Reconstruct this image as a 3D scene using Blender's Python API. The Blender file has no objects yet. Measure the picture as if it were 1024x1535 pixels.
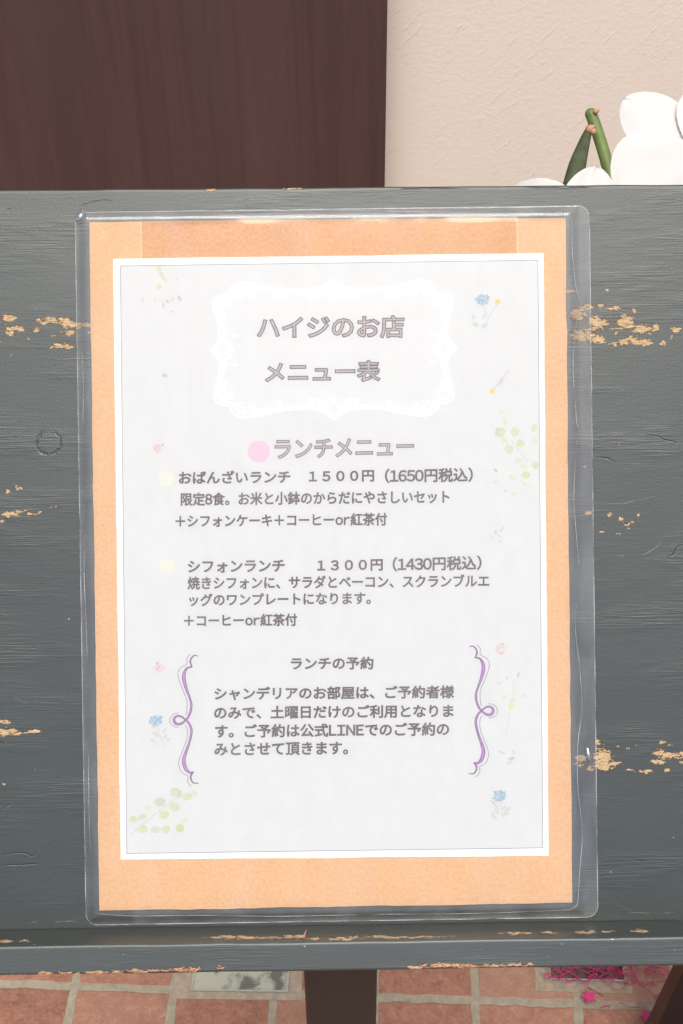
import bpy, math, random
import numpy as np
from mathutils import Matrix, Vector, noise as mnoise

random.seed(7)
sc = bpy.context.scene
COL = sc.collection

# ------------------------------------------------------------------ camera
F_PX, IW, IH = 2000.0, 1024.0, 1535.0          # focal length and frame of the photograph, in its pixels
PITCH, ROLL, YAW = math.radians(42), math.radians(0.62), math.radians(0.65)
CAM_H, DIST = 1.25, 0.572
FWD = np.array([0, math.cos(PITCH), -math.sin(PITCH)])
UPV = np.array([0, math.sin(PITCH), math.cos(PITCH)])
RGT = np.array([1.0, 0, 0])
CAM = np.array([0, 0, CAM_H])
CX = math.cos(ROLL)*RGT - math.sin(ROLL)*UPV
CY = math.sin(ROLL)*RGT + math.cos(ROLL)*UPV

def mat(x, y, z, o):
    return Matrix([[x[i], y[i], z[i], o[i]] for i in range(3)] + [[0, 0, 0, 1]])

cam = bpy.data.objects.new('camera', bpy.data.cameras.new('camera'))
COL.objects.link(cam)
cam.matrix_world = mat(CX, CY, -FWD, CAM)
cam.data.sensor_fit = 'VERTICAL'
cam.data.sensor_height = 36
cam.data.lens = 36*F_PX/IH
cam.data.clip_start, cam.data.clip_end = 0.01, 200
sc.camera = cam

# ------------------------------------------------------------------ light
SUN_EL, SUN_AZ = math.radians(72), math.radians(9)     # azimuth measured from behind the camera, towards the left
world = bpy.data.worlds.new('World'); sc.world = world; world.use_nodes = True
wn = world.node_tree.nodes; wl = world.node_tree.links
wn.clear()
wo = wn.new('ShaderNodeOutputWorld'); bg = wn.new('ShaderNodeBackground'); sky = wn.new('ShaderNodeTexSky')
sky.sky_type = 'NISHITA'; sky.sun_disc = False
sky.sun_elevation = SUN_EL
sun_dir = Vector((math.sin(SUN_AZ)*math.cos(SUN_EL), -math.cos(SUN_AZ)*math.cos(SUN_EL), math.sin(SUN_EL)))
sky.sun_rotation = math.atan2(sun_dir.x, sun_dir.y)
sky.air_density = 1.0; sky.dust_density = 4.0; sky.ozone_density = 1.0
bg.inputs['Strength'].default_value = 0.11
wl.new(sky.outputs[0], bg.inputs[0]); wl.new(bg.outputs[0], wo.inputs[0])
sun = bpy.data.objects.new('sun', bpy.data.lights.new('sun', 'SUN'))
COL.objects.link(sun)
sun.data.energy = 1.5; sun.data.angle = math.radians(34); sun.data.color = (1.0, 0.94, 0.86)
sun.rotation_euler = sun_dir.to_track_quat('Z', 'Y').to_euler()
sc.view_settings.view_transform = 'Standard'; sc.view_settings.look = 'None'
sc.view_settings.exposure = 1.0; sc.view_settings.gamma = 1; sc.view_settings.use_curve_mapping = False
sc.render.engine = 'CYCLES'
sc.cycles.use_denoising = True
sc.cycles.transparent_max_bounces = 24
sc.cycles.max_bounces = 8

# ------------------------------------------------------------------ helpers
def ray(px, py):
    d = ((px-IW/2)/F_PX)*CX - ((py-IH/2)/F_PX)*CY + FWD
    return d
def at_depth(px, py, d):
    return Vector(CAM + ray(px, py)*d)
def at_floor(px, py, z=0.0):
    r = ray(px, py); return Vector(CAM + r*((z-CAM_H)/r[2]))
def at_wall(px, py, Y):
    r = ray(px, py); return Vector(CAM + r*(Y/r[1]))

BO = CAM + DIST*FWD                               # the sloping board's own frame
BX = math.cos(YAW)*RGT + math.sin(YAW)*FWD
BY = UPV
BZ = np.cross(BX, BY)
BM = mat(BX, BY, BZ, BO)
def bp(px, py, z=0.0):
    """point of the board plane (raised by z) under a photograph pixel, in board coordinates"""
    r = ray(px, py); rel = CAM - BO
    t = (z - rel.dot(BZ))/r.dot(BZ)
    p = rel + r*t
    return (float(p.dot(BX)), float(p.dot(BY)), z)
def board_px(P):
    """photograph pixel of board-frame points (n,3)"""
    W = BO + P[:, 0:1]*BX + P[:, 1:2]*BY + P[:, 2:3]*BZ - CAM
    d = W@FWD
    return IW/2 + F_PX*(W@CX)/d, IH/2 - F_PX*(W@CY)/d
S = DIST/F_PX                                     # metres per photograph pixel on the board

def mesh_obj(name, verts, faces, material=None, parent=None, smooth=False, matrix=None):
    me = bpy.data.meshes.new(name)
    me.from_pydata([tuple(v) for v in verts], [], faces)
    me.update()
    if smooth:
        me.polygons.foreach_set('use_smooth', [True]*len(me.polygons))
    if material is not None:
        for m in (material if isinstance(material, (list, tuple)) else [material]):
            me.materials.append(m)
    o = bpy.data.objects.new(name, me); COL.objects.link(o)
    if parent is not None: o.parent = parent
    if matrix is not None: o.matrix_world = matrix
    return o
def empty(name, matrix=None):
    o = bpy.data.objects.new(name, None); COL.objects.link(o)
    o.empty_display_size = .05
    if matrix is not None: o.matrix_world = matrix
    return o
def tag(o, label=None, cat=None, group=None, kind=None):
    if label: o['label'] = label
    if cat: o['category'] = cat
    if group: o['group'] = group
    if kind: o['kind'] = kind
    return o
def join_lists(parts):
    V, F = [], []
    for v, f in parts:
        b = len(V); V += [tuple(p) for p in v]; F += [[i+b for i in q] for q in f]
    return V, F
def box(cx, cy, cz, sx, sy, sz):
    v = [(cx+a*sx/2, cy+b*sy/2, cz+c*sz/2) for c in (-1, 1) for b in (-1, 1) for a in (-1, 1)]
    f = [(0, 2, 3, 1), (4, 5, 7, 6), (0, 1, 5, 4), (2, 6, 7, 3), (0, 4, 6, 2), (1, 3, 7, 5)]
    return v, f
def bevel(o, w, seg=2):
    m = o.modifiers.new('bevel', 'BEVEL'); m.width = w; m.segments = seg; m.limit_method = 'ANGLE'
    return o
def catmull(pts, n=6, closed=False):
    pts = [Vector(p) for p in pts]; out = []
    m = len(pts)
    for i in range(m if closed else m-1):
        if closed:
            p0, p1, p2, p3 = pts[(i-1) % m], pts[i], pts[(i+1) % m], pts[(i+2) % m]
        else:
            p0, p1, p2, p3 = pts[max(i-1, 0)], pts[i], pts[i+1], pts[min(i+2, m-1)]
        for k in range(n):
            t = k/n
            out.append(.5*((2*p1)+(p2-p0)*t+(2*p0-5*p1+4*p2-p3)*t*t+(3*p1-p0-3*p2+p3)*t**3))
    if not closed: out.append(pts[-1])
    return out
def tube(pts, radii, sides=8, closed=False):
    pts = [Vector(p) for p in pts]; n = len(pts)
    if not hasattr(radii, '__len__'): radii = [radii]*n
    V, F = [], []
    up = Vector((0.13, 0.27, 0.95))
    for i, p in enumerate(pts):
        t = (pts[(i+1) % n]-pts[i-1]) if closed else (pts[min(i+1, n-1)]-pts[max(i-1, 0)])
        t.normalize()
        a = t.cross(up)
        if a.length < 1e-4: a = t.orthogonal()
        a.normalize(); b = t.cross(a); up = -b if b.dot(up) < 0 else b
        b = t.cross(a)
        for k in range(sides):
            q = 2*math.pi*k/sides
            V.append(p+radii[i]*(math.cos(q)*a+math.sin(q)*b))
    for i in range(n if closed else n-1):
        j = (i+1) % n
        for k in range(sides):
            l = (k+1) % sides
            F.append((i*sides+k, i*sides+l, j*sides+l, j*sides+k))
    if not closed:
        F.append(tuple(range(sides))[::-1]); F.append(tuple((n-1)*sides+k for k in range(sides)))
    return V, F
def ribbon(pts, w):
    """flat stroke in the board plane, widths per point"""
    pts = [Vector(p) for p in pts]; n = len(pts)
    if not hasattr(w, '__len__'): w = [w]*n
    V, F = [], []
    for i, p in enumerate(pts):
        t = pts[min(i+1, n-1)]-pts[max(i-1, 0)]
        t = Vector((t.x, t.y, 0))
        if t.length < 1e-9: t = Vector((1, 0, 0))
        t.normalize()
        q = Vector((-t.y, t.x, 0))*w[i]/2
        V += [p+q, p-q]
        if i: F.append((2*i-2, 2*i-1, 2*i+1, 2*i))
    return V, F
def lathe(profile, c, seg=32):
    V, F = [], []
    for r, z in profile:
        for k in range(seg):
            a = 2*math.pi*k/seg; V.append((c[0]+r*math.cos(a), c[1]+r*math.sin(a), c[2]+z))
    for i in range(len(profile)-1):
        for k in range(seg):
            l = (k+1) % seg
            F.append((i*seg+k, i*seg+l, (i+1)*seg+l, (i+1)*seg+k))
    return V, F

# ------------------------------------------------------------------ materials
class NT:
    def __init__(s, name):
        s.m = bpy.data.materials.new(name); s.m.use_nodes = True
        s.t = s.m.node_tree; s.t.nodes.clear()
        s.out = s.t.nodes.new('ShaderNodeOutputMaterial')
    def n(s, typ, **kw):
        nd = s.t.nodes.new('ShaderNode'+typ)
        for k, v in kw.items():
            if k in nd.bl_rna.properties and not k[0].isupper(): setattr(nd, k, v)
        return nd
    def l(s, a, b): s.t.links.new(a, b)
    def val(s, sock, v):
        if hasattr(v, 'node'): s.l(v, sock)
        else: sock.default_value = v
    def math(s, op, a, b=0.0, c=None, clamp=False):
        nd = s.n('Math', operation=op); nd.use_clamp = clamp
        s.val(nd.inputs[0], a); s.val(nd.inputs[1], b)
        if c is not None: s.val(nd.inputs[2], c)
        return nd.outputs[0]
    def coord(s, kind='Object', scale=(1, 1, 1), rot=(0, 0, 0), loc=(0, 0, 0)):
        tc = s.n('TexCoord'); mp = s.n('Mapping')
        mp.inputs['Scale'].default_value = scale; mp.inputs['Rotation'].default_value = rot
        mp.inputs['Location'].default_value = loc
        s.l(tc.outputs[kind], mp.inputs[0]); return mp.outputs[0]
    def noise(s, vec, scale, detail=4, rough=.55, dist=0.0):
        nd = s.n('TexNoise'); s.l(vec, nd.inputs['Vector'])
        nd.inputs['Scale'].default_value = scale; nd.inputs['Detail'].default_value = detail
        nd.inputs['Roughness'].default_value = rough; nd.inputs['Distortion'].default_value = dist
        return nd.outputs['Fac']
    def ramp(s, fac, stops):
        nd = s.n('ValToRGB'); e = nd.color_ramp.elements
        while len(e) < len(stops): e.new(.5)
        for i, (p, c) in enumerate(stops):
            e[i].position = p; e[i].color = (*c, 1) if hasattr(c, '__len__') else (c, c, c, 1)
        s.l(fac, nd.inputs[0]); return nd.outputs[0]
    def mix(s, fac, a, b, mode='MIX'):
        nd = s.n('Mix', data_type='RGBA', blend_type=mode)
        s.val(nd.inputs[0], fac)
        for sk, v in ((nd.inputs[6], a), (nd.inputs[7], b)):
            if hasattr(v, 'node'): s.l(v, sk)
            else: sk.default_value = (*v, 1)
        return nd.outputs[2]
    def smooth(s, v, lo, hi):
        nd = s.n('MapRange', interpolation_type='SMOOTHSTEP')
        s.val(nd.inputs[0], v); nd.inputs[1].default_value = lo; nd.inputs[2].default_value = hi
        return nd.outputs[0]
    def bump(s, h, dist, strength=1.0, normal=None):
        nd = s.n('Bump'); nd.inputs['Distance'].default_value = dist; nd.inputs['Strength'].default_value = strength
        s.l(h, nd.inputs['Height'])
        if normal is not None: s.l(normal, nd.inputs['Normal'])
        return nd.outputs[0]
    def principled(s, color, rough=.6, spec=.5, normal=None, **kw):
        p = s.n('BsdfPrincipled')
        if hasattr(color, 'node'): s.l(color, p.inputs['Base Color'])
        else: p.inputs['Base Color'].default_value = (*color, 1)
        s.val(p.inputs['Roughness'], rough); s.val(p.inputs['Specular IOR Level'], spec)
        if normal is not None: s.l(normal, p.inputs['Normal'])
        for k, v in kw.items(): s.val(p.inputs[k.replace('_', ' ')], v)
        s.l(p.outputs[0], s.out.inputs[0]); s.p = p
        return s.m

def lin(r, g, b):
    return tuple(((c/255)/12.92 if c <= 10 else ((c/255+.055)/1.055)**2.4) for c in (r, g, b))

def plain(name, color, rough=.6, spec=.4, var=.12, scale=60, bump=0.0):
    t = NT(name); v = t.coord()
    nz = t.noise(v, scale, 5)
    lo = tuple(c*(1-var) for c in color); hi = tuple(min(c*(1+var), .95) for c in color)
    col = t.ramp(nz, [(.3, lo), (.7, hi)])
    nr = t.bump(nz, bump) if bump else None
    return t.principled(col, rough, spec, nr)

def painted_wood(name='scuffed_grey_paint', gloss=.42, shine=.67):
    t = NT(name)
    v = t.coord()
    wear = t.n('Attribute'); wear.attribute_name = 'wear'; wear = wear.outputs['Fac']
    # ragged bare patches: the wear field broken up by streaky noise
    vs = t.coord(scale=(1, 2.0, 1.5))
    n1 = t.noise(vs, 430, 5, .75, .5)
    n2 = t.noise(v, 140, 2, .5)
    brk = t.math('ADD', t.math('MULTIPLY', t.math('SUBTRACT', n1, .5), 6.6), t.math('MULTIPLY', t.math('SUBTRACT', n2, .5), 1.8))
    f = t.math('ADD', wear, brk)
    gate = t.smooth(wear, -1.6, -.9)
    f = t.math('ADD', f, t.math('MULTIPLY', t.math('SUBTRACT', 1.0, gate), -6.0))
    mask = t.smooth(f, .02, .22)
    rim = t.math('SUBTRACT', t.smooth(f, -.55, .02), mask, clamp=True)
    # brushed grain under the paint
    g1 = t.noise(t.coord(scale=(1, 21, 10)), 58, 3, .5, .25)
    g2 = t.noise(t.coord(scale=(1, 22, 10)), 75, 4, .6, .15)
    big = t.noise(t.coord(scale=(1, 2.2, 1)), 9, 3, .5)
    amt = t.smooth(t.noise(t.coord(scale=(1, 3.2, 1)), 17, 3, .5), .46, .68)
    grain = t.math('ADD', t.math('MULTIPLY', t.math('MULTIPLY', g1, t.math('ADD', t.math('MULTIPLY', amt, .9), .07)), 1.0), t.math('MULTIPLY', g2, .14))
    fine = t.noise(v, 900, 3, .6)
    # a few long cracks and pale scratches
    cr = t.noise(t.coord(scale=(1, 22, 10), loc=(3, 1.7, 0)), 30, 4, .6, .3)
    crack = t.smooth(cr, .70, .77)
    sc1 = t.noise(t.coord(scale=(1, 30, 8), rot=(0, 0, .07), loc=(5, 2, 0)), 17, 4, .6)
    pale = t.smooth(sc1, .715, .77)
    speck = t.smooth(t.noise(t.coord(scale=(1, 1.6, 1), loc=(9, 4, 0)), 330, 2, .5), .745, .80)
    # knot
    kx, ky, _ = bp(73, 664)
    sep = t.n('SeparateXYZ'); t.l(v, sep.inputs[0])
    warp = t.math('MULTIPLY', t.math('SUBTRACT', t.noise(v, 260, 3, .6), .5), .0024)
    dx = t.math('SUBTRACT', sep.outputs[0], kx); dy = t.math('SUBTRACT', sep.outputs[1], ky)
    r = t.math('ADD', t.math('SQRT', t.math('ADD', t.math('MULTIPLY', dx, dx), t.math('MULTIPLY', dy, dy))), warp)
    ring = t.math('SUBTRACT', 1.0, t.smooth(t.math('ABSOLUTE', t.math('SUBTRACT', r, .0050)), .0, .0011))
    ring = t.math('MULTIPLY', ring, t.smooth(t.noise(v, 300, 3, .6), .42, .56))
    onfront = t.smooth(sep.outputs[2], -.003, -.001)
    ring = t.math('MULTIPLY', ring, onfront)
    paint = t.ramp(t.math('ADD', t.math('MULTIPLY', big, .6), t.math('MULTIPLY', g1, .4)), [(.36, (.0195, .0245, .0225)), (.64, (.027, .033, .030))])
    paint = t.mix(t.math('MULTIPLY', crack, .7), paint, (.008, .009, .009))
    paint = t.mix(t.math('MULTIPLY', pale, .5), paint, (.13, .135, .13))
    paint = t.mix(t.math('MULTIPLY', speck, .8), paint, (.42, .42, .40))
    paint = t.mix(t.math('MULTIPLY', ring, .3), paint, (.02, .022, .022))
    paint = t.mix(t.math('MULTIPLY', rim, .85), paint, (.060, .034, .020))
    wood = t.ramp(t.noise(t.coord(scale=(1, 6, 3)), 330, 4, .6), [(.3, (.25, .15, .072)), (.5, (.40, .285, .16)), (.72, (.53, .42, .27))])
    col = t.mix(mask, paint, wood)
    h = t.math('ADD', t.math('MULTIPLY', grain, .42), t.math('MULTIPLY', fine, .11))
    h = t.math('SUBTRACT', h, t.math('MULTIPLY', crack, .35))
    h = t.math('SUBTRACT', h, t.math('MULTIPLY', mask, .55))
    h = t.math('SUBTRACT', h, t.math('MULTIPLY', ring, .45))
    nr = t.bump(h, .00056, .9)
    ro = t.math('ADD', gloss, t.math('MULTIPLY', mask, .4))
    sp = t.math('SUBTRACT', shine, t.math('MULTIPLY', mask, .6))
    m = t.principled(col, ro, sp, nr)
    t.p.inputs['Specular Tint'].default_value = (.955, 1, .975, 1)
    return m

def door_wood():
    t = NT('dark_door_veneer')
    a = t.noise(t.coord(scale=(1, 1, .022)), 55, 5, .6, .3)
    b = t.noise(t.coord(scale=(1, 1, .03)), 420, 4, .7)
    c = t.noise(t.coord(scale=(1, 1, .10)), 5, 3, .5)
    k = t.math('ADD', t.math('MULTIPLY', a, .5), t.math('ADD', t.math('MULTIPLY', b, .3), t.math('MULTIPLY', c, .35)))
    col = t.ramp(k, [(.38, (.030, .0105, .0090)), (.58, (.048, .0190, .0165)), (.78, (.072, .032, .029))])
    col = t.mix(t.math('MULTIPLY', t.smooth(t.noise(t.coord(scale=(1, 1, .15), loc=(2, 0, 1)), 7, 2), .5, .66), .4), col, (.048, .034, .027))
    return t.principled(col, .5, .9, t.bump(b, .0004, .5))

def plaster():
    t = NT('beige_trowelled_plaster')
    v = t.coord()
    a = t.noise(t.coord(scale=(1, 1, 1.4), rot=(0, .5, 0)), 150, 4, .6, .5)
    b = t.noise(v, 240, 4, .6)
    c = t.noise(v, 4, 2)
    vm = t.n('VectorMath', operation='MULTIPLY'); t.l(t.coord(rot=(0, .8, 0)), vm.inputs[0]); vm.inputs[1].default_value = (1, 1, 7)
    st = t.smooth(t.noise(vm.outputs[0], 30, 4, .6, .8), .56, .74)
    h = t.math('ADD', t.math('ADD', t.math('MULTIPLY', a, .8), t.math('MULTIPLY', b, .25)), t.math('MULTIPLY', st, .5))
    col = t.ramp(t.math('ADD', t.math('MULTIPLY', c, .7), t.math('MULTIPLY', a, .3)), [(.3, (.745, .672, .562)), (.7, (.775, .698, .582))])
    return t.principled(col, .85, .2, t.bump(h, .0007, .6))

def floor_tiles(org, ang, px, py, grout):
    t = NT('terracotta_paving')
    tc = t.n('TexCoord'); mp = t.n('Mapping'); mp.vector_type = 'TEXTURE'
    mp.inputs['Location'].default_value = (org.x, org.y, 0); mp.inputs['Rotation'].default_value = (0, 0, ang)
    t.l(tc.outputs['Object'], mp.inputs[0]); v0 = mp.outputs[0]
    nz = t.n('TexNoise'); t.l(v0, nz.inputs['Vector']); nz.inputs['Scale'].default_value = 45; nz.inputs['Detail'].default_value = 4
    off = t.n('VectorMath', operation='MULTIPLY_ADD'); t.l(nz.outputs['Color'], off.inputs[0])
    off.inputs[1].default_value = (.0055, .0055, 0); off.inputs[2].default_value = (-.00275, -.00275, 0)
    vv = t.n('VectorMath', operation='ADD'); t.l(v0, vv.inputs[0]); t.l(off.outputs[0], vv.inputs[1])
    sep = t.n('SeparateXYZ'); t.l(vv.outputs[0], sep.inputs[0])
    def cell(o, p):
        u = t.math('DIVIDE', o, p); fr = t.math('FRACT', u)
        d = t.math('MULTIPLY', t.math('MINIMUM', fr, t.math('SUBTRACT', 1.0, fr)), p)
        return t.math('FLOOR', u), d
    ix, dx = cell(sep.outputs[0], px); iy, dy = cell(sep.outputs[1], py)
    d = t.math('MINIMUM', dx, dy)
    tile = t.smooth(d, grout*.42, grout*.62)
    cmb = t.n('CombineXYZ'); t.l(ix, cmb.inputs[0]); t.l(iy, cmb.inputs[1])
    wn_ = t.n('TexWhiteNoise', noise_dimensions='2D'); t.l(cmb.outputs[0], wn_.inputs['Vector'])
    rnd = wn_.outputs['Value']
    a = t.noise(v0, 70, 7, .72, .5); b = t.noise(v0, 330, 5, .7)
    k = t.math('ADD', t.math('ADD', t.math('MULTIPLY', a, .6), t.math('MULTIPLY', b, .45)), t.math('ADD', -.025, t.math('MULTIPLY', t.math('SUBTRACT', rnd, .5), .22)))
    tcol = t.ramp(k, [(.32, (.145, .070, .045)), (.46, (.245, .110, .070)), (.58, (.31, .150, .098)), (.74, (.43, .275, .20))])
    tcol = t.mix(t.math('MULTIPLY', t.smooth(rnd, .45, .9), .45), tcol, (.26, .165, .108))
    tcol = t.mix(t.math('MULTIPLY', t.smooth(t.noise(v0, 75, 5, .7), .6, .72), .4), tcol, (.42, .30, .22))
    gcol = t.ramp(t.noise(v0, 120, 5, .65), [(.3, (.21, .182, .128)), (.7, (.32, .28, .205))])
    col = t.mix(tile, gcol, tcol)
    h = t.math('ADD', t.math('MULTIPLY', tile, .8), t.math('MULTIPLY', b, .22))
    return t.principled(col, t.math('ADD', .55, t.math('MULTIPLY', t.math('SUBTRACT', 1.0, tile), .3)), .35, t.bump(h, .0016, .6))

def kraft(name, dark, light):
    t = NT(name); v = t.coord()
    a = t.noise(v, 700, 4, .7); b = t.noise(v, 60, 3)
    col = t.ramp(t.math('ADD', t.math('MULTIPLY', a, .75), t.math('MULTIPLY', b, .25)), [(.34, dark), (.66, light)])
    fl = t.smooth(t.noise(t.coord(scale=(1, 1.8, 1), loc=(4, 4, 4)), 420, 2), .72, .80)
    col = t.mix(t.math('MULTIPLY', fl, .28), col, tuple(c*.55 for c in dark))
    return t.principled(col, .75, .25, t.bump(a, .0001, .5))

def film():
    t = NT('clear_laminate_film')
    v = t.coord()
    hz = t.noise(t.coord(scale=(1, .35, 1)), 60, 4, .6, .6)
    tr = t.n('BsdfTransparent'); tr.inputs[0].default_value = (.975, .98, .98, 1)
    df = t.n('BsdfDiffuse'); df.inputs[0].default_value = (.78, .79, .80, 1)
    gl = t.n('BsdfGlossy'); gl.inputs['Roughness'].default_value = .10
    bn = t.bump(t.noise(v, 120, 3, .5, .4), .00006, .5); t.l(bn, gl.inputs['Normal'])
    fr = t.n('Fresnel'); fr.inputs[0].default_value = 1.5; t.l(bn, fr.inputs['Normal'])
    m1 = t.n('MixShader'); t.l(t.math('MULTIPLY', t.math('ADD', .35, t.math('MULTIPLY', t.smooth(hz, .3, .75), .65)), .10), m1.inputs[0])
    t.l(tr.outputs[0], m1.inputs[1]); t.l(df.outputs[0], m1.inputs[2])
    m2 = t.n('MixShader'); t.l(fr.outputs[0], m2.inputs[0]); t.l(m1.outputs[0], m2.inputs[1]); t.l(gl.outputs[0], m2.inputs[2])
    t.l(m2.outputs[0], t.out.inputs[0]); return t.m
def film_edge(name, amount, tint=(.82, .84, .85)):
    t = NT(name); v = t.coord()
    tr = t.n('BsdfTransparent')
    pr = t.n('BsdfPrincipled'); pr.inputs['Base Color'].default_value = (*tint, 1); pr.inputs['Roughness'].default_value = .25
    m1 = t.n('MixShader')
    t.l(t.math('MULTIPLY', t.smooth(t.noise(v, 70, 3), .25, .7), amount), m1.inputs[0])
    t.l(tr.outputs[0], m1.inputs[1]); t.l(pr.outputs[0], m1.inputs[2]); t.l(m1.outputs[0], t.out.inputs[0]); return t.m

def petal_mat():
    t = NT('white_petal'); v = t.coord()
    a = t.noise(v, 350, 4, .6); b = t.noise(v, 30, 3)
    col = t.ramp(b, [(.3, (.60, .61, .585)), (.7, (.66, .665, .645))])
    p = t.n('BsdfPrincipled'); t.l(col, p.inputs['Base Color']); p.inputs['Roughness'].default_value = .55
    t.l(t.bump(a, .0002, .5), p.inputs['Normal'])
    tl = t.n('BsdfTranslucent'); tl.inputs[0].default_value = (.62, .64, .58, 1)
    m = t.n('MixShader'); m.inputs[0].default_value = .3
    t.l(p.outputs[0], m.inputs[1]); t.l(tl.outputs[0], m.inputs[2]); t.l(m.outputs[0], t.out.inputs[0]); return t.m

def ink(name, color, var=.1):
    return plain(name, color, .7, .2, var, 500)

M_PAINT = painted_wood(); M_PAINT2 = painted_wood('rubbed_grey_paint', .48, 1.0)
M_DOOR = door_wood(); M_WALL = plaster()
M_POST = plain('dark_brown_post', (.0140, .0112, .0108), .45, .45, .25, 40)
M_KRAFT = kraft('kraft_card', (.55, .325, .153), (.66, .417, .212))
M_KRAFT2 = kraft('kraft_strip', (.475, .238, .086), (.615, .342, .143))
M_TORN = plain('torn_card_edge', (.66, .43, .26), .8, .2, .08, 300)
M_PAPER = plain('white_paper', (.80, .80, .79), .8, .2, .012, 40)
M_PANEL = plain('printed_grey', (.553, .566, .562), .8, .2, .016, 120)
M_FILM = film(); M_RIM = film_edge('film_rim_highlight', .25); M_SEAM = film_edge('film_seam', .28)
M_WHITEINK = plain('white_print', (.80, .80, .80), .8, .2, .01, 40)
M_PALEINK = plain('pale_print', (.565, .579, .575), .8, .2, .012, 140)
M_LINE = ink('border_ink', lin(140, 146, 156), .15)
M_TEXT = ink('text_ink', (.112, .088, .094), .18)
M_HEAD = ink('heading_ink', (.135, .115, .12), .12)
M_HEADIN = ink('heading_fill', (.37, .335, .34), .12)
M_PINKDOT = ink('pink_ink', (.66, .436, .52), .02)
M_CREAM = ink('cream_ink', (.585, .60, .525), .02)
M_PURPLE = ink('purple_ink', (.17, .07, .20), .2)
M_LILAC = ink('lilac_ink', (.37, .19, .43), .15)
M_GREY = ink('grey_ink', (.22, .22, .24), .15)
M_STEM = plain('green_stem', (.115, .17, .045), .5, .4, .3, 90)
M_STEM2 = plain('dark_green_stem', (.045, .062, .026), .5, .4, .35, 120)
M_NODE = plain('pink_brown_node', (.40, .20, .13), .7, .3, .3, 200)
M_PETAL = petal_mat()
M_LIP = plain('yellow_lip', (.72, .66, .32), .5, .4, .2, 200)
M_LEAF = plain('orchid_leaf', (.045, .085, .022), .4, .5, .25, 30)
M_POT = plain('white_pot', (.62, .60, .56), .35, .5, .05, 20)
M_CAB = plain('dark_stand_wood', (.010, .0042, .0038), .6, .25, .3, 30)
M_CABLIT = plain('lit_stand_side', (.065, .027, .016), .55, .3, .25, 40)  # brighter brown paints the light falling on the leg sides
M_PINK = plain('pink_cord', (.44, .030, .125), .6, .4, .15, 100)

# ------------------------------------------------------------------ floor, wall, door
TILE_ORG = at_floor(713, 1500)
M_FLOOR = floor_tiles(TILE_ORG, math.radians(-2.8), .1005, .1005, .0085)
fl = mesh_obj('floor', [(-12, -12, 0), (12, -12, 0), (12, 6, 0), (-12, 6, 0)], [(0, 1, 2, 3)], M_FLOOR)
tag(fl, kind='structure')

WALL_Y = 1.40
v, f = box(0, WALL_Y+.10, 1.5, 8, .20, 3.0)
w = mesh_obj('plaster_wall', v, f, M_WALL)
tag(w, 'beige trowelled plaster wall behind the white orchid', 'wall', kind='thing')
edge = at_wall(579, 140, WALL_Y-.035).x
dr = empty('wooden_door', Matrix.Translation((edge-.45, WALL_Y-.018, 0)))
tag(dr, 'dark brown wooden door with vertical grain left of the plaster wall', 'door', kind='thing')
v, f = box(0, 0, 1.05, .90, .036, 2.09)
bevel(mesh_obj('panel', v, f, M_DOOR, dr), .0015)
v, f = join_lists([box(-.47, 0.0, 1.075, .04, .035, 2.15), box(0, 0.0, 2.1225, .90, .035, .055)])
mesh_obj('door_frame', v, f, M_POST, dr)
v, f = tube([(-.38, -.02, 1.0), (-.38, -.06, 1.0), (-.37, -.065, 1.0), (-.28, -.065, 1.0)], .009, 10)
mesh_obj('handle', v, f, plain('steel', (.5, .5, .5), .3, .5), dr, True)

# ------------------------------------------------------------------ floor fixtures
def cover(label, c, plate_mat, bed_mat, bed):
    """metal plate let into the paving; c = four corners on the ground (near left, near right, far right, far left)"""
    o0 = (c[0]+c[1]+c[2]+c[3])/4
    r = empty('drain_cover', Matrix.Translation(o0))
    tag(r, label, 'drain cover')
    L = [p-o0 for p in c]
    def quad(k, z): return [(p.x*k[0], p.y*k[1], z) for p in L]
    b = [(p.x, p.y, .0006) for p in [q-o0 for q in bed]]
    mesh_obj('mortar_bed', b+[(x, y, -.004) for x, y, z in b], [(0, 1, 2, 3), (0, 4, 5, 1), (1, 5, 6, 2), (2, 6, 7, 3), (3, 7, 4, 0)], bed_mat, r)
    V = quad((1, 1), .003)+quad((.965, .93), .003)+quad((1, 1), -.003)+quad((.965, .93), .0012)
    F = []
    for i in range(4):
        j = (i+1) % 4
        F += [(i, j, 4+j, 4+i), (8+i, 8+j, j, i), (4+i, 4+j, 12+j, 12+i)]
    mesh_obj('rim', V, F, M_COVERRIM, r)
    P = quad((.968, .935), .0016)
    mesh_obj('plate', P+[(x, y, -.003) for x, y, z in P], [(0, 1, 2, 3)]+[(i, 4+i, 4+(i+1) % 4, (i+1) % 4) for i in range(4)], plate_mat, r)
    return r
def stained(name, a, b):
    t = NT(name); v = t.coord()
    m = t.smooth(t.noise(v, 42, 4, .55, .5), .46, .62)
    return t.principled(t.mix(m, a, b), .35, .5, t.bump(t.noise(v, 300, 3), .0004, .5))
M_COVERRIM = plain('rim_metal', (.30, .31, .27), .35, .5, .15, 200)
M_BED = plain('mortar', (.30, .245, .175), .85, .2, .18, 130, .001)
pf = at_floor
cover('pale metal drain cover with dark stains left of the stand post', [pf(286, 1487), pf(432, 1489), pf(436, 1424), pf(296, 1420)],
      stained('stained_pale_metal', (.33, .335, .26), (.10, .10, .08)), M_BED, [pf(258, 1497), pf(452, 1500), pf(455, 1400), pf(272, 1398)])
cover('dark drain cover under the pink netting', [pf(824, 1470), pf(938, 1473), pf(930, 1415), pf(820, 1411)],
      stained('stained_dark_metal', (.10, .06, .055), (.03, .022, .02)), M_BED, [pf(803, 1486), pf(948, 1490), pf(938, 1400), pf(800, 1395)])

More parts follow.
